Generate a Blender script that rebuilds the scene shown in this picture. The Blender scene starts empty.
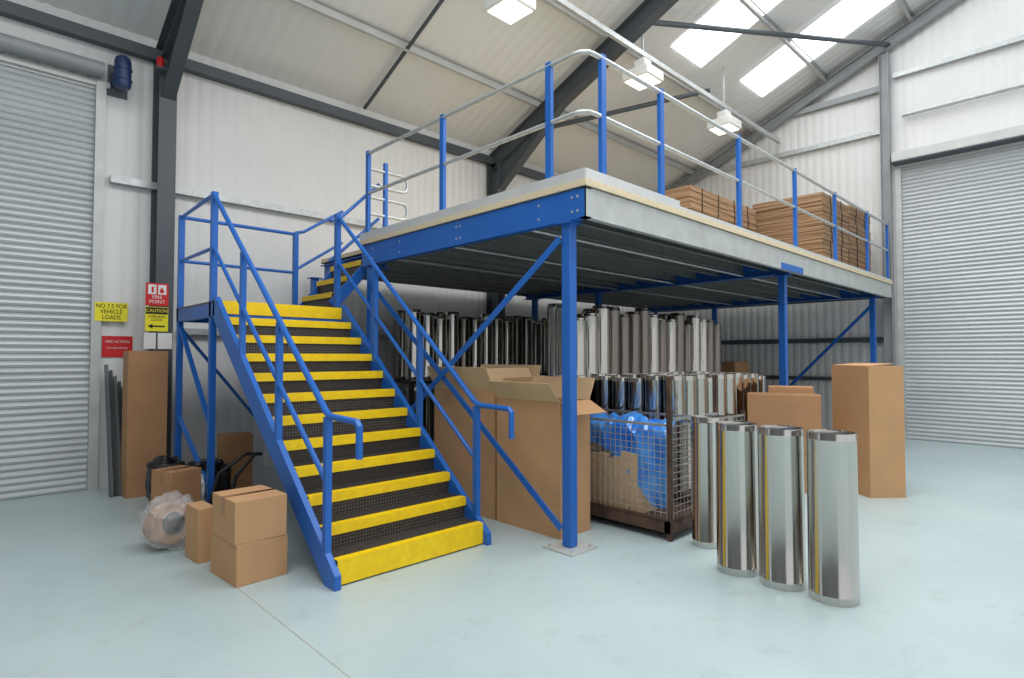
import bpy, bmesh, math, random
from mathutils import Vector, Matrix, noise
random.seed(7)
SC=bpy.context.scene; COL=SC.collection
SC.view_settings.view_transform='Standard'

# ---------------------------------------------------------------- materials
def lin(c):
    r=[]
    for v in c:
        v/=255.0
        r.append(v/12.92 if v<=0.04045 else ((v+0.055)/1.055)**2.4)
    return (r[0],r[1],r[2],1)
def mat(name,col,rough=0.6,metal=0.0,var=0.08,scale=4.0,bump=0.0,bscale=40.0,stretch=(1,1,1),col2=None,emit=0,alpha=1,detail=4,coat=0):
    m=bpy.data.materials.new(name); m.use_nodes=True
    nt=m.node_tree; N=nt.nodes; L=nt.links; b=N['Principled BSDF']
    b.inputs['Roughness'].default_value=rough; b.inputs['Metallic'].default_value=metal
    b.inputs['Coat Weight'].default_value=coat
    tc=N.new('ShaderNodeTexCoord'); mp=N.new('ShaderNodeMapping'); mp.inputs['Scale'].default_value=stretch
    L.new(tc.outputs['Object'],mp.inputs['Vector'])
    n=N.new('ShaderNodeTexNoise'); n.inputs['Scale'].default_value=scale; n.inputs['Detail'].default_value=detail
    L.new(mp.outputs['Vector'],n.inputs['Vector'])
    r=N.new('ShaderNodeValToRGB'); L.new(n.outputs['Fac'],r.inputs['Fac'])
    c=lin(col)
    r.color_ramp.elements[0].position=0.3; r.color_ramp.elements[1].position=0.7
    if col2: c0=lin(col2); c1=c
    else:
        c0=tuple(max(0,x*(1-var)) for x in c[:3])+(1,); c1=tuple(min(1,x*(1+var)) for x in c[:3])+(1,)
    r.color_ramp.elements[0].color=c0; r.color_ramp.elements[1].color=c1
    L.new(r.outputs['Color'],b.inputs['Base Color'])
    if bump>0:
        n2=N.new('ShaderNodeTexNoise'); n2.inputs['Scale'].default_value=bscale; n2.inputs['Detail'].default_value=3
        L.new(mp.outputs['Vector'],n2.inputs['Vector'])
        bp=N.new('ShaderNodeBump'); bp.inputs['Strength'].default_value=bump; bp.inputs['Distance'].default_value=0.01
        L.new(n2.outputs['Fac'],bp.inputs['Height']); L.new(bp.outputs['Normal'],b.inputs['Normal'])
    if emit:
        b.inputs['Emission Color'].default_value=c; b.inputs['Emission Strength'].default_value=emit
    if alpha<1: b.inputs['Alpha'].default_value=alpha
    return m
M={}
M['blue']=mat('blue_paint',(30,100,186),0.4,0,0.06,3)
M['yellow']=mat('yellow_nosing',(255,218,0),0.5,0,0.05,16,0.2,120,col2=(244,200,6))
M['galv']=mat('galvanised_steel',(190,194,194),0.42,0.5,0.12,12)
M['joist']=mat('galvanised_joist',(140,143,140),0.45,0.4,0.1,5)
M['edge']=mat('galvanised_edge_beam',(192,195,192),0.5,0.25,0.1,5)
M['toe']=mat('toe_board_steel',(212,213,212),0.45,0.3,0.06,3)
M['chip']=mat('chipboard_edge',(220,204,172),0.8,0,0.15,60)
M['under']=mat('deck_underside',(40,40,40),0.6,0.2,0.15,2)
M['dark']=mat('dark_steel_paint',(78,84,90),0.5,0.1,0.08,3)
M['mid']=mat('grey_steel_paint',(150,153,156),0.5,0.1,0.08,3)
M['wall']=mat('white_cladding',(223,223,222),0.5,0,0.02,1.2)
M['wallfar']=mat('grey_cladding',(120,122,122),0.6,0,0.04,1.2)
M['roof']=mat('roof_cladding',(229,229,228),0.6,0,0.02,1)
M['purlin']=mat('purlin_steel',(190,191,189),0.5,0.2,0.08,3)
M['shut']=mat('shutter_slat',(190,194,196),0.42,0.25,0.06,2,stretch=(.3,.3,2))
M['black']=mat('black_steel',(34,34,36),0.45,0.2,0.2,8)
M['rubber']=mat('black_plastic',(22,22,25),0.35,0,0.3,8,0.3,20)
M['card']=mat('cardboard',(194,150,108),0.85,0,0.06,3,0.1,60)
M['card2']=mat('cardboard_dark',(174,130,92),0.85,0,0.08,3,0.1,60)
M['cardin']=mat('cardboard_inside',(214,182,142),0.9,0,0.05,3)
M['tape']=mat('parcel_tape',(166,120,80),0.3,0,0.04,6)
M['joint']=mat('floor_joint_filler',(172,168,152),0.8,0,0.2,6)
M['red']=mat('red_sign',(205,28,30),0.5,0,0.03,3)
M['signyel']=mat('yellow_sign',(240,226,40),0.5,0,0.02,3)
M['ink']=mat('sign_ink',(20,20,20),0.6,0,0.02,3)
M['white']=mat('white_plastic',(226,226,224),0.5,0,0.02,3)
M['rust']=mat('rusty_base_frame',(104,78,62),0.7,0.2,0.3,9,col2=(66,52,46))
M['cage']=mat('cage_wire',(158,158,156),0.5,0.4,0.2,12)
M['bluefilm']=mat('blue_plastic_film',(92,172,246),0.14,0,0.1,4,0.5,8,col2=(30,112,222),coat=.8)
M['film']=mat('clear_wrap_film',(232,232,232),0.1,0,0.1,6,0.6,8,alpha=.3,coat=.8)
M['motor']=mat('blue_motor',(26,50,92),0.45,0,0.1,5)
M['lamp']=mat('lit_diffuser',(255,252,245),0.4,emit=2.5)
M['sky']=mat('translucent_rooflight',(250,253,255),0.4,emit=4.2)
def chrome(name,c=(225,222,216),r=.14):
    m=mat(name,c,r,1.0,0.05,3,0.06,6,stretch=(6,6,.6)); return m
M['chrome']=chrome('polished_steel',(200,197,192),.15); M['chromed']=chrome('bright_steel_tube',(192,187,179),.13); M['chromek']=chrome('dull_steel_tube',(128,120,112),.18)
def floor_mat():
    m=bpy.data.materials.new('painted_concrete'); m.use_nodes=True
    nt=m.node_tree;N=nt.nodes;L=nt.links;b=N['Principled BSDF']
    tc=N.new('ShaderNodeTexCoord')
    n=N.new('ShaderNodeTexNoise');n.inputs['Scale'].default_value=.7;n.inputs['Detail'].default_value=6;n.inputs['Roughness'].default_value=.55
    L.new(tc.outputs['Object'],n.inputs['Vector'])
    r=N.new('ShaderNodeValToRGB');L.new(n.outputs['Fac'],r.inputs['Fac'])
    r.color_ramp.elements[0].position=.3;r.color_ramp.elements[0].color=lin((172,190,192))
    r.color_ramp.elements[1].position=.68;r.color_ramp.elements[1].color=lin((186,201,202))
    n2=N.new('ShaderNodeTexNoise');n2.inputs['Scale'].default_value=3.2;n2.inputs['Detail'].default_value=14;n2.inputs['Roughness'].default_value=.8
    L.new(tc.outputs['Object'],n2.inputs['Vector'])
    r2=N.new('ShaderNodeValToRGB');L.new(n2.outputs['Fac'],r2.inputs['Fac'])
    r2.color_ramp.elements[0].position=.3;r2.color_ramp.elements[0].color=(.64,.61,.56,1)
    r2.color_ramp.elements[1].position=.46;r2.color_ramp.elements[1].color=(1,1,1,1)
    mx=N.new('ShaderNodeMix');mx.data_type='RGBA';mx.blend_type='MULTIPLY';mx.inputs[0].default_value=.55
    L.new(r.outputs['Color'],mx.inputs[6]);L.new(r2.outputs['Color'],mx.inputs[7]);L.new(mx.outputs[2],b.inputs['Base Color'])
    mr=N.new('ShaderNodeMapRange');mr.inputs[3].default_value=.24;mr.inputs[4].default_value=.44
    L.new(n2.outputs['Fac'],mr.inputs[0]);L.new(mr.outputs[0],b.inputs['Roughness'])
    return m
M['floor']=floor_mat()
def checker_mat():
    m=bpy.data.materials.new('checker_plate');m.use_nodes=True
    nt=m.node_tree;N=nt.nodes;L=nt.links;b=N['Principled BSDF']
    b.inputs['Metallic'].default_value=.2;b.inputs['Roughness'].default_value=.5
    tc=N.new('ShaderNodeTexCoord');v=N.new('ShaderNodeTexVoronoi');v.inputs['Scale'].default_value=38;v.inputs['Randomness'].default_value=.15
    L.new(tc.outputs['Object'],v.inputs['Vector'])
    r=N.new('ShaderNodeValToRGB');L.new(v.outputs['Distance'],r.inputs['Fac'])
    r.color_ramp.elements[0].position=.2;r.color_ramp.elements[0].color=lin((112,102,92))
    r.color_ramp.elements[1].position=.4;r.color_ramp.elements[1].color=lin((62,57,53))
    L.new(r.outputs['Color'],b.inputs['Base Color'])
    return m
M['checker']=checker_mat()
def layers_mat():
    m=bpy.data.materials.new('stacked_card_edges');m.use_nodes=True
    nt=m.node_tree;N=nt.nodes;L=nt.links;b=N['Principled BSDF'];b.inputs['Roughness'].default_value=.9
    tc=N.new('ShaderNodeTexCoord');mp=N.new('ShaderNodeMapping');mp.inputs['Scale'].default_value=(.8,.8,80)
    L.new(tc.outputs['Object'],mp.inputs['Vector'])
    n=N.new('ShaderNodeTexNoise');n.inputs['Scale'].default_value=1.6;n.inputs['Detail'].default_value=3;L.new(mp.outputs['Vector'],n.inputs['Vector'])
    r=N.new('ShaderNodeValToRGB');L.new(n.outputs['Fac'],r.inputs['Fac'])
    r.color_ramp.elements[0].position=.35;r.color_ramp.elements[0].color=lin((104,78,58))
    r.color_ramp.elements[1].position=.62;r.color_ramp.elements[1].color=lin((172,140,108))
    L.new(r.outputs['Color'],b.inputs['Base Color']);return m
M['layers']=layers_mat()

# ---------------------------------------------------------------- builders
class B:
    def __init__(s): s.bm=bmesh.new(); s.mats=[]; s.mi=0
    def m(s,k):
        if k not in s.mats: s.mats.append(k)
        s.mi=s.mats.index(k); return s
    def face(s,vs):
        try: f=s.bm.faces.new(vs); f.material_index=s.mi; return f
        except Exception: return None
    def box(s,x0,x1,y0,y1,z0,z1,T=None):
        P=[(x0,y0,z0),(x1,y0,z0),(x1,y1,z0),(x0,y1,z0),(x0,y0,z1),(x1,y0,z1),(x1,y1,z1),(x0,y1,z1)]
        P=[Vector(p) for p in P]
        if T: P=[T@p for p in P]
        v=[s.bm.verts.new(p) for p in P]
        for q in [(0,3,2,1),(4,5,6,7),(0,1,5,4),(1,2,6,5),(2,3,7,6),(3,0,4,7)]: s.face([v[i] for i in q])
        return s
    def sweep(s,pts,prof,ref=None,closed_ends=True,smooth=False):
        pts=[Vector(p) for p in pts]; n=len(pts); rings=[]
        t0=(pts[1]-pts[0]).normalized()
        r=Vector(ref) if ref else (Vector((0,0,1)) if abs(t0.z)<.95 else Vector((0,1,0)))
        up=(r-t0*r.dot(t0)).normalized()
        for i,p in enumerate(pts):
            a=(pts[i]-pts[i-1]).normalized() if i>0 else t0
            b=(pts[i+1]-pts[i]).normalized() if i<n-1 else a
            t=(a+b).normalized(); up=(up-t*up.dot(t)).normalized(); side=t.cross(up)
            rings.append([s.bm.verts.new(p+side*x+up*y) for x,y in prof])
        m=len(prof)
        for i in range(n-1):
            for j in range(m):
                f=s.face([rings[i][j],rings[i][(j+1)%m],rings[i+1][(j+1)%m],rings[i+1][j]])
                if f and smooth: f.smooth=True
        if closed_ends: s.face(rings[0][::-1]); s.face(rings[-1])
        return s
    def tube(s,pts,r,n=10):
        return s.sweep(pts,[(r*math.cos(2*math.pi*i/n),r*math.sin(2*math.pi*i/n)) for i in range(n)],smooth=True)
    def bar(s,p,q,w,h,ref=None):
        return s.sweep([p,q],[(-w/2,-h/2),(w/2,-h/2),(w/2,h/2),(-w/2,h/2)],ref)
    def ibeam(s,p,q,w,h,t=.012,ref=None):
        a=w/2;b=h/2;c=t/2
        return s.sweep([p,q],[(-a,-b),(a,-b),(a,-b+t),(c,-b+t),(c,b-t),(a,b-t),(a,b),(-a,b),(-a,b-t),(-c,b-t),(-c,-b+t),(-a,-b+t)],ref)
    def chan(s,p,q,w,h,t=.008,flip=1,ref=None):
        return s.sweep([p,q],[(x*flip,y) for x,y in [(-w/2,-h/2),(w/2,-h/2),(w/2,-h/2+t),(-w/2+t,-h/2+t),(-w/2+t,h/2-t),(w/2,h/2-t),(w/2,h/2),(-w/2,h/2)]],ref)
    def lathe(s,prof,c=(0,0,0),n=40,T=None):
        rings=[]
        for r,z in prof:
            rg=[]
            for i in range(n):
                a=2*math.pi*i/n; p=Vector((c[0]+r*math.cos(a),c[1]+r*math.sin(a),c[2]+z))
                if T: p=T@p
                rg.append(s.bm.verts.new(p))
            rings.append(rg)
        for i in range(len(rings)-1):
            for j in range(n):
                f=s.face([rings[i][j],rings[i][(j+1)%n],rings[i+1][(j+1)%n],rings[i+1][j]])
                if f: f.smooth=True
        s.face(rings[0][::-1]); s.face(rings[-1]); return s
    def obj(s,name,parent=None,loc=None,rot=0,label=None,category=None,group=None,kind=None,bevel=0,sharp=True,norm=True):
        if norm: bmesh.ops.recalc_face_normals(s.bm,faces=s.bm.faces)
        me=bpy.data.meshes.new(name); s.bm.to_mesh(me); s.bm.free()
        for k in s.mats: me.materials.append(M[k])
        if sharp:
            try: me.set_sharp_from_angle(angle=math.radians(35))
            except Exception: pass
        o=bpy.data.objects.new(name,me); COL.objects.link(o)
        if loc: o.location=loc
        o.rotation_euler[2]=rot
        if parent:
            o.parent=parent
            if loc is None: o.location=-parent.location
        if bevel:
            b=o.modifiers.new('bevel','BEVEL'); b.width=bevel; b.segments=2; b.limit_method='ANGLE'
        tag(o,label,category,group,kind); return o
def tag(o,label=None,category=None,group=None,kind=None):
    if label:o['label']=label
    if category:o['category']=category
    if group:o['group']=group
    if kind:o['kind']=kind
def empty(name,loc,label,category,group=None,rot=0):
    e=bpy.data.objects.new(name,None); e.location=loc; e.empty_display_size=.2; COL.objects.link(e); e.rotation_euler[2]=rot
    tag(e,label,category,group); return e
def dup(o,loc,rot=None,sc=None):
    c=o.copy(); COL.objects.link(c); c.location=loc
    if rot is not None:c.rotation_euler=rot
    if sc is not None:c.scale=sc
    for ch in list(o.children):
        d=ch.copy(); COL.objects.link(d); d.parent=c
    return c
def text(name,s,size,loc,matk,parent,rotz=0,align='CENTER',sx=1):
    cu=bpy.data.curves.new(name,'FONT'); cu.body=s; cu.size=size; cu.align_x=align; cu.align_y='CENTER'; cu.extrude=.001; cu.space_line=.95
    t=bpy.data.objects.new(name+'_tmp',cu); COL.objects.link(t)
    dg=bpy.context.evaluated_depsgraph_get(); me=bpy.data.meshes.new_from_object(t.evaluated_get(dg))
    bpy.data.objects.remove(t)
    me.materials.clear(); me.materials.append(M[matk])
    o=bpy.data.objects.new(name,me); COL.objects.link(o); o.rotation_euler=(math.pi/2,0,rotz); o.scale=(sx,1,1)
    o.parent=parent; o.location=Vector(loc); return o

# ---------------------------------------------------------------- camera
cam=bpy.data.cameras.new('camera'); co=bpy.data.objects.new('camera',cam); COL.objects.link(co)
cam.sensor_width=36; cam.lens=583/1024*36; cam.clip_end=200
co.location=(0,0,1.6); co.rotation_euler=(math.radians(91.768),0,math.radians(-44.08)); SC.camera=co

# ---------------------------------------------------------------- room
YW=8.65; XW=13.5; EZ=5.75; SL=.42; RY=-1.0
def rz(y): return EZ+SL*(YW-y)
b=B().m('floor'); v=[b.bm.verts.new(p) for p in [(-6,-7,0),(XW+.3,-7,0),(XW+.3,YW+.3,0),(-6,YW+.3,0)]]; b.face(v)
b.obj('floor',kind='structure')
def ribs(b,P,u0,u1,z0f,z1f,pitch=.2,d=.006):
    prof=[];u=u0
    while u<u1-1e-6:
        for du,dn in [(0,0),(.12,0),(.14,d),(.18,d)]:
            if u+du*pitch/.2<=u1: prof.append((u+du*pitch/.2,dn))
        u+=pitch
    prof.append((u1,0))
    prev=None
    for (uu,dn) in prof:
        a=b.bm.verts.new(P(uu,dn,z0f(uu))); c=b.bm.verts.new(P(uu,dn,z1f(uu)))
        if prev: b.face([prev[0],a,c,prev[1]])
        prev=(a,c)
b=B().m('wall')
ribs(b,lambda u,n,z:(u,YW+n,z),1.3,XW,lambda u:0,lambda u:EZ,pitch=.16)
ribs(b,lambda u,n,z:(u,YW+n,z),-6,1.3,lambda u:4.9,lambda u:EZ,pitch=.16)
b.obj('wall_left',kind='structure',norm=False)
b=B().m('wall')
ribs(b,lambda u,n,z:(XW+n,u,z),2.92,YW,lambda u:0,lambda u:rz(u),pitch=.16)
ribs(b,lambda u,n,z:(XW+n,u,z),RY,2.92,lambda u:5.35,lambda u:rz(u),pitch=.16)
b.obj('wall_right',kind='structure',norm=False)
b=B().m('wallfar')
ribs(b,lambda u,n,z:(-6-n,u,z),-7,YW,lambda u:0,lambda u:5.7,pitch=.4)
b.obj('wall_back',kind='structure',norm=False)
b=B().m('roof')
ribs(b,lambda u,n,z:(u,z,rz(z)+n),-6,XW+.03,lambda u:YW+.03,lambda u:RY,pitch=.2,d=.006)
b.obj('ceiling',kind='structure',norm=False)
def shutter(P,a0,a1,h,name):
    b=B().m('shut'); pr=[];z=0;p=.078
    while z<h:
        for dz,dn in [(0,0),(.008,.012),(.03,.020),(.052,.014),(.068,.0),(.073,-.004)]: pr.append((z+dz,dn))
        z+=p
    prev=None
    for z,dn in pr:
        x=b.bm.verts.new(P(a0,-dn,z)); y=b.bm.verts.new(P(a1,-dn,z))
        if prev: b.face([prev[0],prev[1],y,x])
        prev=(x,y)
    return b.obj(name,kind='structure',norm=False,sharp=False)
shutter(lambda a,n,z:(a,YW+.02+n,z),-4,1.28,5.0,'door_1')
shutter(lambda a,n,z:(XW+.02+n,a,z),-3,2.88,5.4,'door_2')
B().m('edge').box(1.24,1.34,YW-.07,YW-.005,0,5.0).obj('trim_1',kind='structure')
B().m('edge').box(XW-.07,XW-.005,2.85,2.95,0,5.4).obj('trim_2',kind='structure')
b=B().m('mid'); T=Matrix.Translation((-4,YW-.14,5.1))@Matrix.Rotation(math.pi/2,4,'Y')
b.lathe([(.09,0),(.09,5.3)],n=24,T=T); b.obj('trim_3',kind='structure')
B().m('edge').box(-4,1.38,YW-.05,YW-.01,4.93,5.0).obj('trim_11',kind='structure')
b=B().m('purlin').box(XW-.28,XW-.02,-3,2.96,5.42,5.6); b.m('dark').box(XW-.29,XW-.01,-3,2.97,5.39,5.42)
b.obj('trim_4',kind='structure',bevel=.01)
B().m('dark').box(-4,XW-.02,YW-.14,YW-.01,5.44,5.58).obj('trim_5',kind='structure')
B().m('galv').box(1.4,XW-.02,YW-.1,YW-.01,3.76,3.85).obj('trim_6',kind='structure')
B().m('galv').box(XW-.1,XW-.01,3.1,YW-.2,6.1,6.2).obj('trim_7',kind='structure')
B().m('galv').tube([(XW-.1,2.8,6.35),(XW-.1,-1,6.35)],.04).obj('trim_8',kind='structure')
B().m('galv').box(XW-.1,XW-.01,RY,2.95,7.15,7.24).obj('trim_12',kind='structure')
b=B().m('mid').box(XW-.12,XW-.01,3.1,5.4,6.95,7.07); b.obj('trim_9',kind='structure')
B().m('dark').box(XW-.1,XW-.01,3.2,YW-.2,1.9,2.0).obj('trim_13',kind='structure')
B().m('dark').box(XW-.1,XW-.01,3.2,YW-.2,1.1,1.18).obj('trim_14',kind='structure')
B().m('galv').box(2.2,XW-.02,YW-.1,YW-.01,1.9,1.98).obj('trim_15',kind='structure')
B().m('joint').box(1.476,1.482,-2,7.5,.0005,.0015).obj('trim_10',kind='structure')

def portal(x,label):
    e=empty('portal_frame',(x,YW-.2,0),label,'steel frame')
    b=B().m('dark').ibeam((x,YW-.19,0),(x,YW-.19,5.45),.2,.32,ref=(0,1,0)); b.obj('column',e)
    B().m('dark').box(x-.16,x+.16,YW-.42,YW-.02,0,.02).obj('base_plate',e)
    o=.34
    p=Vector((x,YW-.05,rz(YW-.05)-o)); q=Vector((x,RY,rz(RY)-o))
    B().m('dark').ibeam(p,q,.18,.32).obj('rafter',e)
    b=B().m('dark')
    ys=[YW-.3,YW-2.0]
    P=[(x-.015,ys[0],4.85),(x-.015,ys[0],rz(ys[0])-.48),(x-.015,ys[1],rz(ys[1])-.48)]
    A=[b.bm.verts.new(p) for p in P]; C=[b.bm.verts.new((p[0]+.03,p[1],p[2])) for p in P]
    b.face(A); b.face(C[::-1])
    for i in range(3): b.face([A[i],A[(i+1)%3],C[(i+1)%3],C[i]])
    b.bar((x,ys[0]-.01,4.86),(x,ys[1],rz(ys[1])-.5),.16,.015)
    b.obj('haunch',e)
    return e
portal(1.95,'dark grey steel portal column and rafter beside the roller shutter')
portal(7.75,'dark grey steel portal column and rafter behind the mezzanine')
e=empty('gable_frame',(XW-.15,3.1,0),'grey steel gable frame against the end wall','steel frame')
B().m('mid').ibeam((XW-.13,YW-.2,rz(YW-.2)-.26),(XW-.13,RY,rz(RY)-.26),.14,.22).obj('rafter',e)
B().m('mid').ibeam((XW-.15,3.08,0),(XW-.15,3.08,rz(3.08)-.42),.14,.16,ref=(0,1,0)).obj('column',e)
for i,y in enumerate([7.25,5.7,4.15,2.6,1.05]):
    z=rz(y)-.09
    B().m('purlin').chan((-5.9,y,z),(XW-.02,y,z),.06,.15,.006).obj('trim_%d'%(20+i),kind='structure')
def rp(x,y,o=.3): return (x,y,rz(y)-o)
for p,q in [(rp(7.85,5.1),rp(13.35,3.0)),(rp(7.9,7.6),rp(10.6,5.4))]:
    B().m('dark').tube([p,q],.045).obj('roof_brace',label='dark grey tubular bracing bar under the roof',category='roof brace')
B().m('dark').tube([rp(4.85,8.5,.12),rp(4.85,RY,.12)],.028).obj('sag_rod',label='dark steel sag bar linking the roof purlins',category='roof bar')
def rooflight(x0,x1,y0,y1,i):
    b=B().m('sky'); d=.02
    v=[b.bm.verts.new(p) for p in [(x0,y0,rz(y0)-d),(x1,y0,rz(y0)-d),(x1,y1,rz(y1)-d),(x0,y1,rz(y1)-d)]]; b.face(v)
    b.obj('window_%d'%i,kind='structure',norm=False)
k=1
for x,yt in [(9.15,5.35),(11.45,5.15)]:
    rooflight(x,x+1.05,yt,RY,k); k+=1
for x in [3.4,5.4,-1.5]:
    rooflight(x,x+1.0,3.0,RY,k); k+=1

# ---------------------------------------------------------------- staircase
ST=empty('staircase',(2.65,5.7,0),'blue steel staircase with black treads, yellow nosings and landing','staircase')
XL0,XL1,XR0,XR1=1.93,1.98,3.32,3.37
RI,GO,YS=.181,.23,3.79
def step(k):
    y=YS+GO*(k-1); z=RI*k
    b=B().m('checker').box(XL1,XR0,y,y+GO+.015,z-.03,z)
    t=b.obj('step',ST)
    b=B().m('checker').box(XL1,XR0,y+.012,y+.02,z-RI,z-.03); r=b.obj('riser',t,loc=(0,0,0))
    b=B().m('yellow'); b.box(XL1,XR0,y-.006,y+.065,z,z+.005)
    b.box(XL1,XR0,y-.006,y,(z-.07) if k>1 else .012,z); b.obj('nosing',t,loc=(0,0,0))
for k in range(1,12): step(k)
LZ=RI*12; LY=YS+GO*11; LB=7.68
b=B().m('checker').box(XL0,3.36,LY,LB,LZ-.02,LZ); b.m('blue')
b.box(XL0,XR1,LY+.0,LY+.05,LZ-.16,LZ-.02).box(XL0,XL0+.05,LY,LB,LZ-.16,LZ-.02).box(XR1-.05,XR1,LY,LB,LZ-.16,LZ-.02).box(XL0,XR1,LB-.05,LB,LZ-.16,LZ-.02)
L=b.obj('landing',ST)
b=B().m('yellow').box(XL1,XR0,LY-.01,LY+.07,LZ,LZ+.005).box(XL1,XR0,LY-.01,LY-.002,LZ-.13,LZ); b.obj('nosing',L,loc=(0,0,0))
def stringer(x0,x1):
    b=B().m('blue')
    top=[(YS-.06,.0),(YS-.06,.1),(LY-.02,LZ+.04),(LY+.05,LZ+.04),(LY+.05,LZ-.17),(YS+.09,0)]
    A=[b.bm.verts.new((x0,y,z)) for y,z in top]; C=[b.bm.verts.new((x1,y,z)) for y,z in top]
    b.face(A); b.face(C[::-1]); n=len(top)
    for i in range(n): b.face([A[i],A[(i+1)%n],C[(i+1)%n],C[i]])
    return b.obj('stringer',ST,bevel=.004)
stringer(XL0,XL1); stringer(XR0,XR1)
def nz(y): return RI+(y-YS)*RI/GO
for x in (1.955,3.345):
    top=[(x,3.46,.93),(x,3.46,1.14),(x,3.49,1.17),(x,3.86,1.18),(x,3.93,1.21),(x,6.46,LZ+1.12)]
    b=B().m('blue').tube(top,.024); b.obj('handrail',ST)
    B().m('blue').tube([(x,3.9,.70),(x,6.46,LZ+.57)],.02).obj('mid_rail',ST)
    for y in (3.9,4.76,5.6):
        zt=1.2+(y-3.93)*((LZ+1.12-1.21)/(6.46-3.93))
        B().m('blue').box(x-.024,x+.024,y-.024,y+.024,nz(y)-.12,zt).obj('handrail_post',ST)
for (x,y,top) in [(1.96,6.46,LZ+1.14),(1.96,7.64,LZ+1.1),(3.34,6.46,LZ+1.14),(3.34,7.64,LZ+1.1)]:
    B().m('blue').box(x-.03,x+.03,y-.03,y+.03,0,top).obj('landing_post',ST)
b=B().m('blue')
b.tube([(1.96,6.46,LZ+1.12),(1.96,7.64,LZ+1.08),(3.34,7.64,LZ+1.08)],.022); b.obj('handrail',ST)
B().m('blue').tube([(1.96,6.46,LZ+.56),(1.96,7.64,LZ+.56),(3.34,7.64,LZ+.56)],.02).obj('mid_rail',ST)
for p,q in [((1.96,6.5,.9),(1.96,7.6,1.95)),((3.3,7.64,.25),(2.0,7.64,1.9)),((1.96,7.6,.9),(1.96,6.5,.25))]:
    B().m('blue').bar(p,q,.045,.03).obj('diagonal_brace',ST)
DZ=3.06; UR=(DZ-LZ)/4; UX=3.38; UG=.2
for k in range(1,4):
    x=UX+UG*(k-1); z=LZ+UR*k
    t=B().m('checker').box(x,x+UG+.01,6.68,7.5,z-.03,z).obj('step',ST)
    B().m('checker').box(x+.012,x+.02,6.68,7.5,z-UR,z-.03).obj('riser',t,loc=(0,0,0))
    B().m('yellow').box(x-.006,x+.06,6.68,7.5,z,z+.005).box(x-.006,x,6.68,7.5,z-.06,z).obj('nosing',t,loc=(0,0,0))
for y in (6.64,7.5):
    b=B().m('blue').bar((3.38,y+.015,LZ+.06),(3.99,y+.015,DZ-.14),.03,.13)
    b.obj('stringer',ST)
    yy=y+.02 if y<7 else 7.64
    zt=DZ+.80 if y<7 else DZ+.62
    B().m('blue').tube([(3.34,yy,LZ+1.1),(3.45,yy,LZ+1.13),(4.02,yy,zt)],.022).obj('handrail',ST)
    B().m('blue').tube([(3.34,yy,LZ+.6),(4.02,yy,zt-.45)],.02).obj('mid_rail',ST)

# ---------------------------------------------------------------- mezzanine
X0,Y0,X1,Y1=3.72,2.98,13.15,8.25
PX=(3.785,8.38,12.75)
MZ=empty('mezzanine_platform',(8.4,5.6,0),'raised mezzanine storage floor on blue steel posts','mezzanine')
def post(x,y,ztop=2.7,w=.046):
    p=B().m('blue').box(x-w,x+w,y-w,y+w,.015,ztop+.04).obj('support_post',MZ,bevel=.005)
    b=B().m('edge' if (x<4 and y<4) else 'blue').box(x-.165,x+.165,y-.165,y+.165,0,.014)
    for dx in (-.12,.12):
        for dy in (-.12,.12): b.lathe([(.012,0),(.012,.02)],(x+dx,y+dy,.013),8)
    b.obj('base_plate',p,loc=(0,0,0))
    B().m('blue').box(x-.08,x+.08,y-.08,y+.08,ztop+.028,ztop+.04).obj('cap_plate',p,loc=(0,0,0))
for x in PX:
    for y in (3.21,6.42,8.0): post(x,y)
B().m('blue').chan((X0+.04,Y0,2.87),(X0+.04,6.55,2.87),.08,.25,.01,flip=1).obj('main_beam',MZ)
for x in (4.06,)+PX[1:]:
    y0=Y0+.1 if x>5 else 6.55
    B().m('blue').ibeam((x,y0,2.86),(x,Y1,2.86),.14,.22).obj('main_beam',MZ)
b=B().m('galv')
for y in (3.06,3.12,3.5,4.6,4.66,5.7,6.3):
    for z in (2.81,2.93):
        b.box(X0-.006,X0+.002,y-.01,y+.01,z-.01,z+.01)
bo=b.obj('bolt',MZ); bo['kind']='stuff'
B().m('edge').chan((X0+.0,Y0+.03,2.87),(X1,Y0+.03,2.87),.06,.25,.008,flip=-1).obj('edge_beam',MZ)
B().m('blue').box(7.75,8.5,Y0-.006,Y0-.001,2.745,2.83).obj('beam_splice',MZ)
y=Y0+.4
while y<Y1:
    xs=X0+.08 if y<6.5 else 4.05
    B().m('joist').chan((xs,y,2.9),(X1,y,2.9),.05,.17,.006).obj('joist',MZ); y+=.37
B().m('joist').chan((X1-.03,Y0,2.87),(X1-.03,Y1,2.87),.06,.25,.008,flip=-1).obj('edge_beam',MZ)
for yy in (3.75,4.9,6.0):
    B().m('galv').tube([(X0+.1,yy,2.78),(X1-.1,yy,2.78)],.014,6).obj('conduit',MZ)
def deckpoly(b,z0,z1,e=0):
    P=[(X0-e,Y0-e),(X1,Y0-e),(X1,Y1),(4.0,Y1),(4.0,6.6),(X0-e,6.6)]
    A=[b.bm.verts.new((x,y,z0)) for x,y in P];C=[b.bm.verts.new((x,y,z1)) for x,y in P]
    b.face(A[::-1]);b.face(C)
    for i in range(6): b.face([A[i],A[(i+1)%6],C[(i+1)%6],C[i]])
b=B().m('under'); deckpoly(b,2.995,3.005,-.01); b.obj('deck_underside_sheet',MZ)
b=B().m('chip'); deckpoly(b,3.005,3.06,.02); b.obj('deck_board',MZ)
b=B().m('toe'); b.box(X0-.01,X0+.02,Y0,6.6,3.06,3.15).box(X0,5.2,Y0-.01,Y0+.02,3.06,3.15)
b.obj('toe_board',MZ)
B().m('toe').box(5.2,X1,Y0-.01,Y0+.01,3.06,3.10).obj('edge_strip',MZ)
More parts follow.
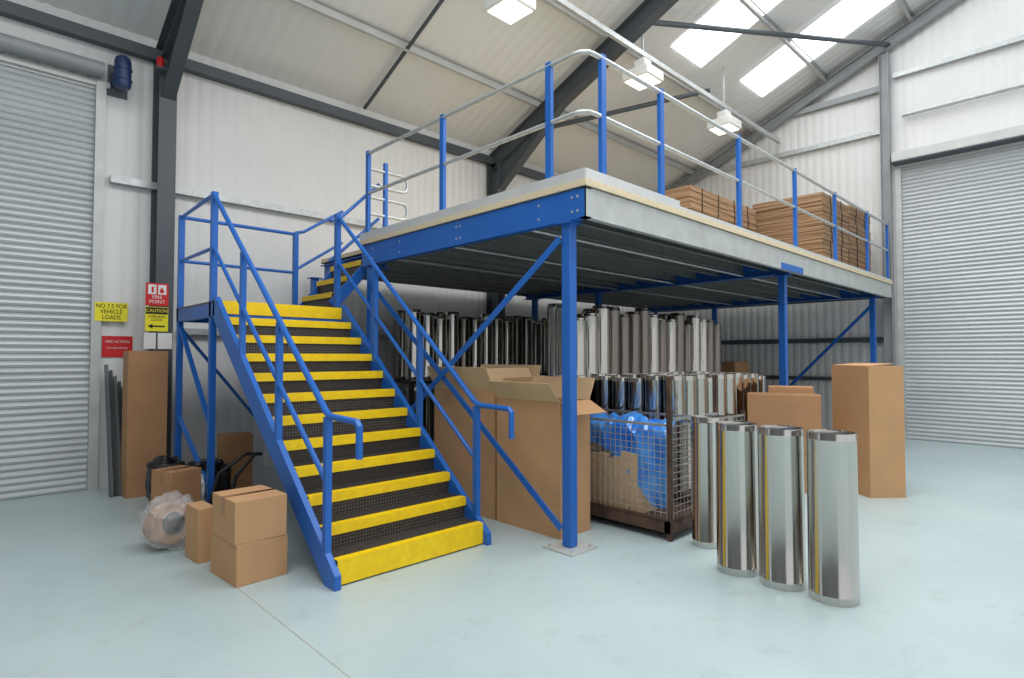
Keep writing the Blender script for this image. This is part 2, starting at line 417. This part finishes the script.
def brace(p,q): B().m('blue').bar(p,q,.012,.06).obj('diagonal_brace',MZ)
brace((3.71,3.25,2.6),(3.71,6.42,.3)); brace((3.73,3.26,.16),(3.73,6.42,2.55))
brace((12.7,3.2,2.6),(12.7,5.6,.1))
RX=X0+.05; RYY=Y0+.035
GT=4.17; GM=3.66
for x in (4.0,4.93,6.62,8.35,10.0,11.72,13.05):
    B().m('blue').box(x-.032,x+.032,RYY-.02,RYY+.02,3.06,GT+.03).obj('guardrail_post',MZ)
for y in (3.42,4.96,6.5):
    B().m('blue').box(RX-.02,RX+.02,y-.032,y+.032,3.06,GT+.03).obj('guardrail_post',MZ)
for z,r in ((GT,.022),(GM,.02)):
    pts=[(RX,6.5,z),(RX,Y0+.17,z),(RX+.01,Y0+.1,z),(RX+.06,Y0+.045,z),(RX+.13,RYY,z),(X1-.05,RYY,z)]
    B().m('galv').tube(pts,r).obj('guardrail_rail',MZ)
GT2=empty('safety_gate',(4.05,6.5,3.06),'galvanised tubular swing gate at the stair head','gate')
B().m('blue').box(4.0,4.045,6.48,6.53,3.06,4.1).obj('gate_post',GT2)
B().m('galv').tube([(3.8,6.5,3.98),(4.04,6.5,3.98),(4.28,6.5,3.98),(4.33,6.5,3.96),(4.35,6.5,3.91),(4.35,6.5,3.84),(4.33,6.5,3.79),(4.28,6.5,3.77),(3.8,6.5,3.77)],.02).obj('gate_loop',GT2)
B().m('galv').tube([(3.8,6.5,3.62),(4.04,6.5,3.62),(4.28,6.5,3.62),(4.33,6.5,3.6),(4.35,6.5,3.55),(4.35,6.5,3.48),(4.33,6.5,3.43),(4.28,6.5,3.41),(3.8,6.5,3.41)],.02).obj('gate_loop',GT2)

# ---------------------------------------------------------------- cartons
def carton(name,loc,size,rot,label,group=None,tape=True,m='card'):
    w,d,h=size
    b=B().m(m).box(-w/2,w/2,-d/2,d/2,0,h)
    o=b.obj(name,loc=loc,rot=rot,label=label,category='cardboard box',group=group,bevel=.004)
    if tape:
        b=B().m('tape'); t=.0015; a=.027
        b.sweep([(-w/2-t,0,h-.12),(-w/2-t,0,h+t),(w/2+t,0,h+t),(w/2+t,0,h-.12)],[(-a,-t),(a,-t),(a,t),(-a,t)],ref=(1,0,0))
        b.obj('tape',o,loc=(0,0,0))
        b=B().m('rust').box(-w/2,w/2,-.001,.001,h+2*t,h+2*t+.0006); b.obj('flap_seam',o,loc=(0,0,0))
    return o
def open_carton(loc,size,rot,label,ang=(100,60,30,80),flap=.25,group=None,m='card'):
    w,d,h=size; t=.006
    b=B().m(m)
    b.box(-w/2,w/2,-d/2,-d/2+t,0,h).box(-w/2,w/2,d/2-t,d/2,0,h).box(-w/2,-w/2+t,-d/2+t,d/2-t,0,h).box(w/2-t,w/2,-d/2+t,d/2-t,0,h).box(-w/2+t,w/2-t,-d/2+t,d/2-t,0,t)
    o=b.obj('open_carton',loc=loc,rot=rot,label=label,category='cardboard box',group=group)
    for i,(L_,D_,rz_) in enumerate([(w,d/2,0),(d,w/2,90),(w,d/2,180),(d,w/2,270)]):
        a=ang[i]
        if a is None: continue
        T=Matrix.Rotation(math.radians(rz_),4,'Z')@Matrix.Translation((0,-D_,h))@Matrix.Rotation(math.radians(a),4,'X')
        b=B().m('cardin' if abs(a)<60 else m).box(-L_/2+.004,L_/2-.004,0,t,0,flap,T); b.obj('flap',o,loc=(0,0,0))
    return o
carton('carton',(1.64,4.50,0),(.37,.46,.29),.06,'brown cardboard box at the base of a stack by the stairs',tape=False)
carton('carton',(1.635,4.49,.291),(.37,.44,.30),.03,'brown taped cardboard box stacked on another box')
carton('carton',(1.48,5.1,0),(.13,.28,.42),.05,'small narrow brown cardboard box on the floor',tape=False)
carton('carton',(1.62,6.34,0),(.3,.32,.52),.3,'brown cardboard box standing behind plastic wrap',m='card2')
carton('carton',(2.5,7.35,0.0),(.34,.3,.68),-.15,'upright brown cardboard box under the stair landing',m='card2')
carton('tall_carton',(1.68,7.93,0),(.40,.28,1.67),.0,'tall narrow brown cardboard box against the wall',tape=False,m='card2')
open_carton((4.10,3.82,0),(.42,.82,1.2),0,'large open cardboard box with splayed flaps under the mezzanine',ang=(118,24,-25,40),flap=.22)
open_carton((4.2,4.76,0),(.62,.98,1.26),0,'large open cardboard box with raised flaps under the mezzanine',ang=(-30,14,35,25),flap=.26)
AZ=math.radians(-68)
open_carton((7.93,2.08,0),(.42,.68,1.5),math.radians(-40),'tall open cardboard box standing beyond the steel pipes',ang=(None,None,None,-85),flap=.3)
carton('carton',(7.38,2.84,0),(.80,.42,1.15),AZ,'closed cardboard box near the front of the mezzanine',m='card2')
carton('carton',(7.86,2.93,0),(.52,.34,1.22),AZ,'closed cardboard box beside another box under the mezzanine',tape=False)
for (x,y,z,w,h) in [(12.2,5.9,0,.7,.8),(12.25,5.85,.802,.6,.7),(12.3,6.8,0,.7,1.0),(11.4,6.6,0,.6,.9),(12.2,4.9,0,.5,.6)]:
    carton('carton',(x,y,z),(w,.6,h),random.uniform(-.1,.1),'brown cardboard box stored against the end wall',m='card2')

def bundle(x0,x1,y0,y1,z,h,lab,g):
    b=B().m('layers'); w=(x1-x0)/2; d=(y1-y0)/2; n=9; rings=[]
    for i in range(n):
        a=[random.uniform(-.008,.003) for _ in range(4)]
        for zz in (h*i/n,h*(i+.8)/n):
            rings.append([b.bm.verts.new(p) for p in [(-w-a[0],-d-a[1],zz),(w+a[2],-d-a[1],zz),(w+a[2],d+a[3],zz),(-w-a[0],d+a[3],zz)]])
    for i in range(len(rings)-1):
        for j in range(4): b.face([rings[i][j],rings[i][(j+1)%4],rings[i+1][(j+1)%4],rings[i+1][j]])
    b.face(rings[0][::-1]);b.face(rings[-1])
    o=b.obj('flat_carton_bundle',loc=((x0+x1)/2+random.uniform(-.01,.01),(y0+y1)/2+random.uniform(-.01,.01),z),rot=random.uniform(-.006,.006),label=lab,category='flattened boxes',group=g)
    q=.01
    for f in (-.45,.4):
        s=B().m('black')
        s.sweep([(w*f,-d-q,0.002),(w*f,-d-q,h-.003),(w*f,d+q,h-.003),(w*f,d+q,.002)],[(-.008,-.001),(.008,-.001),(.008,.001),(-.008,.001)],ref=(1,0,0)); s.obj('strap',o,loc=(0,0,0))
for (x0,x1,y0,y1,n,hh) in [(7.65,8.85,4.2,4.95,6,.172),(8.92,10.1,4.3,5.2,6,.185),(10.2,11.5,3.25,4.4,8,.155),(11.6,12.85,3.25,4.4,8,.16)]:
    for i in range(n):
        bundle(x0,x1,y0,y1,3.062+i*hh,hh-.004,'strapped bundle of flattened brown cardboard boxes on the mezzanine','flat carton bundles on the mezzanine')

# ---------------------------------------------------------------- pipes
def pipe(name,loc,r,h,label,group,m='chrome',detail=True,m2='chromed'):
    b=B().m(m)
    prof=[(r*.99,0),(r*.99,.012),(r,.016),(r,.05),(r*1.01,.053),(r,.056),(r,h-.05),(r*1.01,h-.046),(r,h-.042),(r,h-.008),(r*.99,h),(r*.94,h),(r*.93,h-.01),(r*.8,h-.012)]
    b.lathe(prof,n=48 if detail else 24)
    o=b.obj(name,loc=loc,label=label,category='steel pipe',group=group)
    b=B().m(m2); b.lathe([(r*.8,h-.0115),(r*.8,h-.004),(r*.76,h-.004),(r*.74,h-.014),(r*.4,h-.016)],n=48 if detail else 24)
    b.obj('end_cap',o,loc=(0,0,0)); return o
g='polished steel flue pipes standing on the open floor'
P0=pipe('flue_pipe',(4.26,1.33,0),.15,1.1,'polished stainless steel flue pipe standing upright on the floor',g)
for l in [(4.27,1.665,0),(4.3,2.0,0)]: dup(P0,l)
pipe('flue_pipe',(4.69,2.45,0),.122,1.09,'slimmer polished steel flue pipe standing beside a wire cage',g)
g='steel flue pipes stored under the mezzanine'
lab='steel flue pipe stored upright under the mezzanine'
R0=pipe('flue_pipe',(5.0,7.3,1.25),.118,1.06,lab,g,m='chromed',detail=False)
R1=pipe('flue_pipe',(5.0,7.58,1.25),.112,1.06,'dull steel flue pipe stored upright under the mezzanine',g,m='chromek',detail=False,m2='chromek')
R2=pipe('flue_pipe',(5.59,3.29,.13),.105,1.27,'short steel flue pipe packed upright in a wire cage',g,m='chromed',detail=False)
def row(n,x0,dx,y,z,jit=.02,dark=.35,sh=.08,lean=0,hs=1,src=None,start=0):
    for i in range(start,n):
        s=src or (R1 if random.random()<dark else R0)
        dup(s,(x0+dx*i+random.uniform(-jit,jit)*.5,y+random.uniform(-jit,jit),z),rot=(0,random.uniform(-lean,lean),0),sc=(1,1,hs*random.uniform(1-sh,1+sh*.3)))
row(12,5.25,.243,7.3,1.25,.004,.25); row(12,5.25,.243,7.6,1.25,.004,.3)
row(12,5.0,.265,7.25,0.1,.02,.3)
row(17,5.75,.256,4.96,1.25,.004,.45,.2,.012,.97); row(17,5.87,.25,5.22,1.25,.004,.45,.12,.01); row(18,5.75,.243,5.0,.1,.004,.3)
for j in range(5): row(6,5.59,.245,3.29+.226*j,.13,.004,.2,.03,0,1,src=R2,start=1 if j==0 else 0)
for j in range(5): row(5,7.15,.235,3.45+.226*j,0,.004,.2,.03,0,1.09,src=R2)
row(11,4.78,.225,4.53,0,.004,.2,.03,0,1.09,src=R2)
row(3,4.72,.225,4.26,0,.004,.2,.03,0,1.09,src=R2)
def rack(x0,x1,y0,y1,z):
    e=empty('storage_rack',((x0+x1)/2,(y0+y1)/2,0),'dark steel storage rack holding steel pipes','rack')
    B().m('black').box(x0,x1,y0,y1,z-.04,z).obj('shelf',e)
    B().m('black').box(x0,x1,y0,y1,.05,.1).obj('shelf',e)
    for x in (x0-.03,(x0+x1)/2,x1+.03):
        for y in (y0-.03,y1+.03): B().m('black').box(x-.03,x+.03,y-.03,y+.03,0,z-.04).obj('upright',e)
rack(4.82,8.15,7.05,7.78,1.25); rack(5.55,10.1,4.8,5.45,1.25)
def cage(x0,x1,y0,y1,hp,hf,label,hs=None,hb=None):
    hs=hs or hp-.05; hb=hb or hf
    e=empty('wire_cage',((x0+x1)/2,(y0+y1)/2,0),label,'wire cage')
    b=B().m('rust').box(x0-.01,x1+.01,y0-.01,y0+.06,.07,.17).box(x0-.01,x1+.01,y1-.06,y1+.01,.07,.17).box(x0-.01,x0+.06,y0,y1,.07,.17).box(x1-.06,x1+.01,y0,y1,.07,.17).box(x0,x1,y0,y1,.10,.13)
    b.obj('base_frame',e)
    for x in (x0,x1-.04):
        for y in (y0,y1-.04):
            b=B().m('rust').box(x,x+.04,y,y+.04,0,hp if y==y0 else max(hb,hf)); b.obj('corner_post',e)
    def panel(fx,a0,a1,z0,z1):
        b=B().m('cage'); n=max(1,round((a1-a0)/.06))
        w=.0032
        for i in range(n+1):
            a=a0+(a1-a0)*i/n; b.sweep([fx(a,z0),fx(a,z1)],[(w,0),(0,w),(-w,0),(0,-w)])
        m=round((z1-z0)/.06)
        for i in range(m+1):
            z=z0+(z1-z0)*i/m; b.sweep([fx(a0,z),fx(a1,z)],[(w,0),(0,w),(-w,0),(0,-w)])
        b.bar(fx(a0,z1),fx(a1,z1),.018,.022); b.m('rust'); b.bar(fx(a0,z0),fx(a1,z0),.02,.03)
        b.obj('mesh_panel',e)
    panel(lambda a,z:(x0+.0,a,z),y0+.04,y1-.04,.18,hf)
    panel(lambda a,z:(x1-.02,a,z),y0+.04,y1-.04,.18,hf)
    panel(lambda a,z:(a,y0+.0,z),x0+.04,x1-.04,.18,hs)
    panel(lambda a,z:(a,y1-.02,z),x0+.04,x1-.04,.18,hb)
    return e
cage(4.53,5.42,2.70,4.10,1.42,1.0,'rusty steel mesh cage pallet holding cardboard and blue plastic film',hs=1.05)
cage(5.46,7.0,3.14,4.36,.95,.8,'steel mesh cage pallet packed with upright steel pipes')
yy=3.1
while yy<4.0:
    h=random.uniform(.48,.58); w=random.uniform(.6,.64); t=random.uniform(.07,.12)
    t=min(t,4.03-yy)
    carton('cardboard_sheet',(4.62+w/2+random.uniform(0,.02),yy+t/2,.131),(w,t-.004,h),0,'folded cardboard bundle standing on edge in the wire cage',tape=False,m='cardin',group='folded cardboard in the wire cage')
    yy+=t
def blob(name,loc,size,mk,label,cat,seed=0,amp=.25,fr=2.5,sub=5,p=.6,oct=4):
    bm=bmesh.new(); bmesh.ops.create_icosphere(bm,subdivisions=sub,radius=1)
    for v in bm.verts:
        n=v.co.normalized(); q=Vector([math.copysign(abs(c)**p,c) for c in n])
        d=1+amp*(noise.fractal(n*fr+Vector((seed,seed*2,0)),1,2,oct)) - amp*.6*abs(noise.noise(n*fr*2.3+Vector((seed,0,5))))
        q*=d; v.co=Vector((q.x*size[0],q.y*size[1],max(0,q.z*size[2]+size[2])))
    b=B().m(mk); b.bm.free(); b.bm=bm
    for f in bm.faces:f.smooth=True
    return b.obj(name,loc=loc,label=label,category=cat,sharp=False)
# smooth folded blue film draped over the load, hanging down at its front and end
b=B().m('bluefilm'); NU,NV=110,90; grid=[]
for i in range(NU+1):
    r_=[]
    for j in range(NV+1):
        u=i/NU; v=j/NV
        y=2.79+1.17*u; s=v*1.25
        drop=.62-.46*min(1,max(0,(u-.15)/.4))+.03*math.sin(u*15)
        if s<drop: x=4.60; z=.88-(drop-s)
        else: x=4.60+(s-drop)*.62; z=.88+.12*math.sin(min(1,(s-drop)/.8)*math.pi)
        n=Vector((u*6,s*2.2,1)); fold=noise.noise(n*1.3)*.05+noise.noise(n*3.1+Vector((4,4,4)))*.022
        if s<drop: x+=.045+fold*.7; y+=noise.noise(n*1.2+Vector((9,0,0)))*.03
        else: z+=.03+fold*1.5; x+=.045
        r_.append(b.bm.verts.new((min(5.36,max(4.56,x)),max(2.76,y),z)))
    grid.append(r_)
for i in range(NU):
    for j in range(NV):
        f=b.face([grid[i][j],grid[i+1][j],grid[i+1][j+1],grid[i][j+1]]); f.smooth=True
b.obj('plastic_film_sheet',label='glossy crumpled blue plastic film draped inside the wire cage',category='plastic film',sharp=False)
# roll inside a clear bag
T=Matrix.Rotation(math.radians(14),4,'Z')@Matrix.Translation((0,0,.2))@Matrix.Rotation(math.radians(80),4,'X')
b=B().m('card2'); b.lathe([(.05,-.1),(.16,-.1),(.17,-.08),(.17,.05),(.16,.07),(.05,.07)],n=32,T=T)
b.m('rubber'); b.lathe([(.02,.065),(.09,.065),(.09,.085),(.02,.085)],n=20,T=T)
o=b.obj('wrapped_roll',loc=(1.37,5.56,0),label='brown roll wrapped in a clear plastic bag',category='wrapped roll')
f_=blob('plastic_bag',(0,0,0),(.2,.2,.22),'film',None,None,5,.2,2,5,.8,2); f_.parent=o; f_['label']='clear plastic bag around the roll'
blob('refuse_sack',(2.05,6.95,0),(.24,.24,.24),'rubber','crumpled black plastic sack under the stair landing','plastic sack',9,.2,2.2)
blob('refuse_sack',(1.72,7.1,0),(.17,.2,.26),'rubber','crumpled black plastic sack beside a cardboard box','plastic sack',14,.2,2.2)
blob('refuse_sack',(1.86,6.64,0),(.09,.1,.2),'white','small crumpled white plastic bag beside black sacks','plastic sack',19,.3,2.2)
e=empty('hand_trolley',(2.6,6.15,0),'black wheeled hand trolley beside the stair supports','trolley')
B().m('black').tube([(1.85,6.2,.06),(1.95,6.17,.45),(2.2,6.15,.62),(2.35,6.15,.6)],.018).obj('handle',e)
B().m('black').tube([(1.95,6.0,.06),(2.05,5.97,.45),(2.25,6.05,.62),(2.35,6.15,.6)],.018).obj('handle',e)
B().m('black').box(1.8,2.2,5.95,6.23,.05,.075).obj('foot_plate',e)
for y in (5.92,6.26):
    T=Matrix.Translation((1.94,y,.085))@Matrix.Rotation(math.pi/2,4,'X')
    B().m('rubber').lathe([(.03,-.02),(.08,-.02),(.085,0),(.08,.02),(.03,.02)],n=20,T=T).obj('wheel',e)
for i in range(5):
    x=1.38+i*.045
    b=B().m('black' if i%2 else 'dark'); b.sweep([(x,8.02,.0),(x+.01,8.52,1.5-.07*i)],[(-.016,-.03),(.016,-.03),(.016,.03),(-.016,.03)])
    b.obj('metal_strip',label='dark metal strip leaning against the wall by the shutter',category='metal strip',group='dark strips leaning on the wall')

# ---------------------------------------------------------------- signs
def sign(x0,x1,z0,z1,y,mk,label,name='sign'):
    cx=(x0+x1)/2;cz=(z0+z1)/2
    return B().m(mk).box(x0-cx,x1-cx,-.004,.0,z0-cz,z1-cz).obj(name,loc=(cx,y,cz),label=label,category='sign')
s=sign(1.27,1.61,2.04,2.27,YW-.075,'signyel','yellow wall sign with black text about vehicle loads')
text('lettering','NO 7.5 FOR\nVEHICLE\nLOADS',.072,(0,-.0065,.0),'ink',s,sx=.85)
yc=YW-.36
s=sign(1.74,1.99,2.24,2.52,yc,'red','red and white fire point sign on the steel column')
B().m('white').box(-.1,-.01,-.0065,-.004,.0,.12).obj('pictogram',s,loc=(0,0,0))
B().m('white').box(.01,.1,-.0065,-.004,.0,.12).obj('pictogram',s,loc=(0,0,0))
B().m('red').box(-.062,-.038,-.008,-.0066,.02,.085).box(-.058,-.02,-.008,-.0066,.085,.093).obj('pictogram',s,loc=(0,0,0))
b=B().m('red'); vv=[b.bm.verts.new(p) for p in [(.03,-.008,.02),(.07,-.008,.02),(.078,-.008,.05),(.06,-.008,.07),(.05,-.008,.1),(.035,-.008,.065),(.024,-.008,.045)]]; b.face(vv); b.obj('pictogram',s,loc=(0,0,0))
text('lettering','FIRE\nPOINT',.06,(0,-.006,-.065),'white',s)
s=sign(1.74,1.99,1.92,2.225,yc,'signyel','yellow and black caution sign on the steel column')
B().m('ink').box(-.12,.12,-.0055,-.004,.06,.145).obj('header_band',s,loc=(0,0,0))
text('lettering','CAUTION',.056,(0,-.0065,.102),'signyel',s,sx=.92)
text('lettering','OVERHEAD\nLOADS',.042,(0,-.006,.01),'ink',s,sx=.9)
b=B().m('ink').box(-.05,.09,-.006,-.004,-.1,-.08); vv=[b.bm.verts.new(p) for p in [(-.1,-.006,-.09),(-.045,-.006,-.12),(-.045,-.006,-.06)]]; b.face(vv); b.obj('arrow',s,loc=(0,0,0))
s=sign(1.36,1.68,1.60,1.86,YW-.012,'red','red fire action notice fixed to the wall')
text('lettering','FIRE ACTION',.043,(0,-.0065,.06),'white',s)
text('lettering','IN CASE OF FIRE',.03,(0,-.0065,-.02),'white',s)
sign(1.70,1.83,1.62,1.86,YW-.012,'white','white paper notice fixed beside a red sign','paper_notice')
sign(1.73,1.86,1.70,1.90,yc,'white','white paper notice on the steel column','paper_notice')
sign(1.88,2.04,1.70,1.90,yc,'white','white paper notice on the steel column','paper_notice')
e=empty('shutter_motor',(1.45,YW-.3,4.95),'dark blue electric motor for the roller shutter','motor')
T=Matrix.Translation((1.46,YW-.34,5.06))
B().m('motor').lathe([(.05,-.2),(.08,-.19),(.09,-.15),(.09,-.11),(.1,-.105),(.1,-.09),(.09,-.085),(.09,.02),(.1,.025),(.1,.04),(.09,.045),(.09,.12),(.075,.17),(.04,.2)],n=24,T=T).obj('housing',e)
B().m('motor').box(1.39,1.54,YW-.32,YW-.02,4.97,5.13).obj('gearbox',e,bevel=.02)
B().m('dark').box(1.36,1.57,YW-.03,YW-.005,4.86,5.24).obj('bracket',e)
b=B().m('red').lathe([(.045,0),(.045,.1),(.03,.13)],(1.84,YW-.42,5.22),16); b.m('dark').box(1.79,1.89,YW-.47,YW-.34,5.19,5.22)
b.obj('warning_beacon',label='small red warning beacon on the steel column',category='warning light')

# ---------------------------------------------------------------- lights
def fitting(x,y,z,i):
    e=empty('highbay_light',(x,y,z),'white square high bay light hanging from the roof','ceiling light','high bay lights under the roof')
    B().m('white').box(x-.24,x+.24,y-.24,y+.24,z,z+.16).obj('housing',e,bevel=.02)
    B().m('lamp').box(x-.2,x+.2,y-.2,y+.2,z-.012,z).obj('diffuser',e)
    B().m('white').box(x-.1,x+.1,y-.1,y+.1,z+.16,z+.34).obj('ballast',e,bevel=.01)
    B().m('galv').box(x-.012,x+.012,y-.012,y+.012,z+.34,rz(y)-.02).obj('hanger_rod',e)
for i,(x,y) in enumerate([(5.05,5.25),(7.9,5.15),(10.7,5.15)]): fitting(x,y,6.0,i)
B().m('galv').box(2,XW-.1,5.13,5.19,6.42,6.5).obj('cable_trunking',label='galvanised cable trunking running above the high bay lights',category='cable tray')

W=bpy.data.worlds.new('world'); SC.world=W; W.use_nodes=True
bg=W.node_tree.nodes['Background']; bg.inputs[0].default_value=(.94,.97,1,1); bg.inputs[1].default_value=.86
def area(loc,size,power,rot=(0,0,0),c=(1,.998,.99)):
    l=bpy.data.lights.new('area','AREA'); l.shape='RECTANGLE'; l.size=size[0]; l.size_y=size[1]; l.energy=power; l.color=c
    o=bpy.data.objects.new('area_lamp',l); COL.objects.link(o); o.location=loc; o.rotation_euler=rot
area((4,2,7.4),(11,3.5),510)
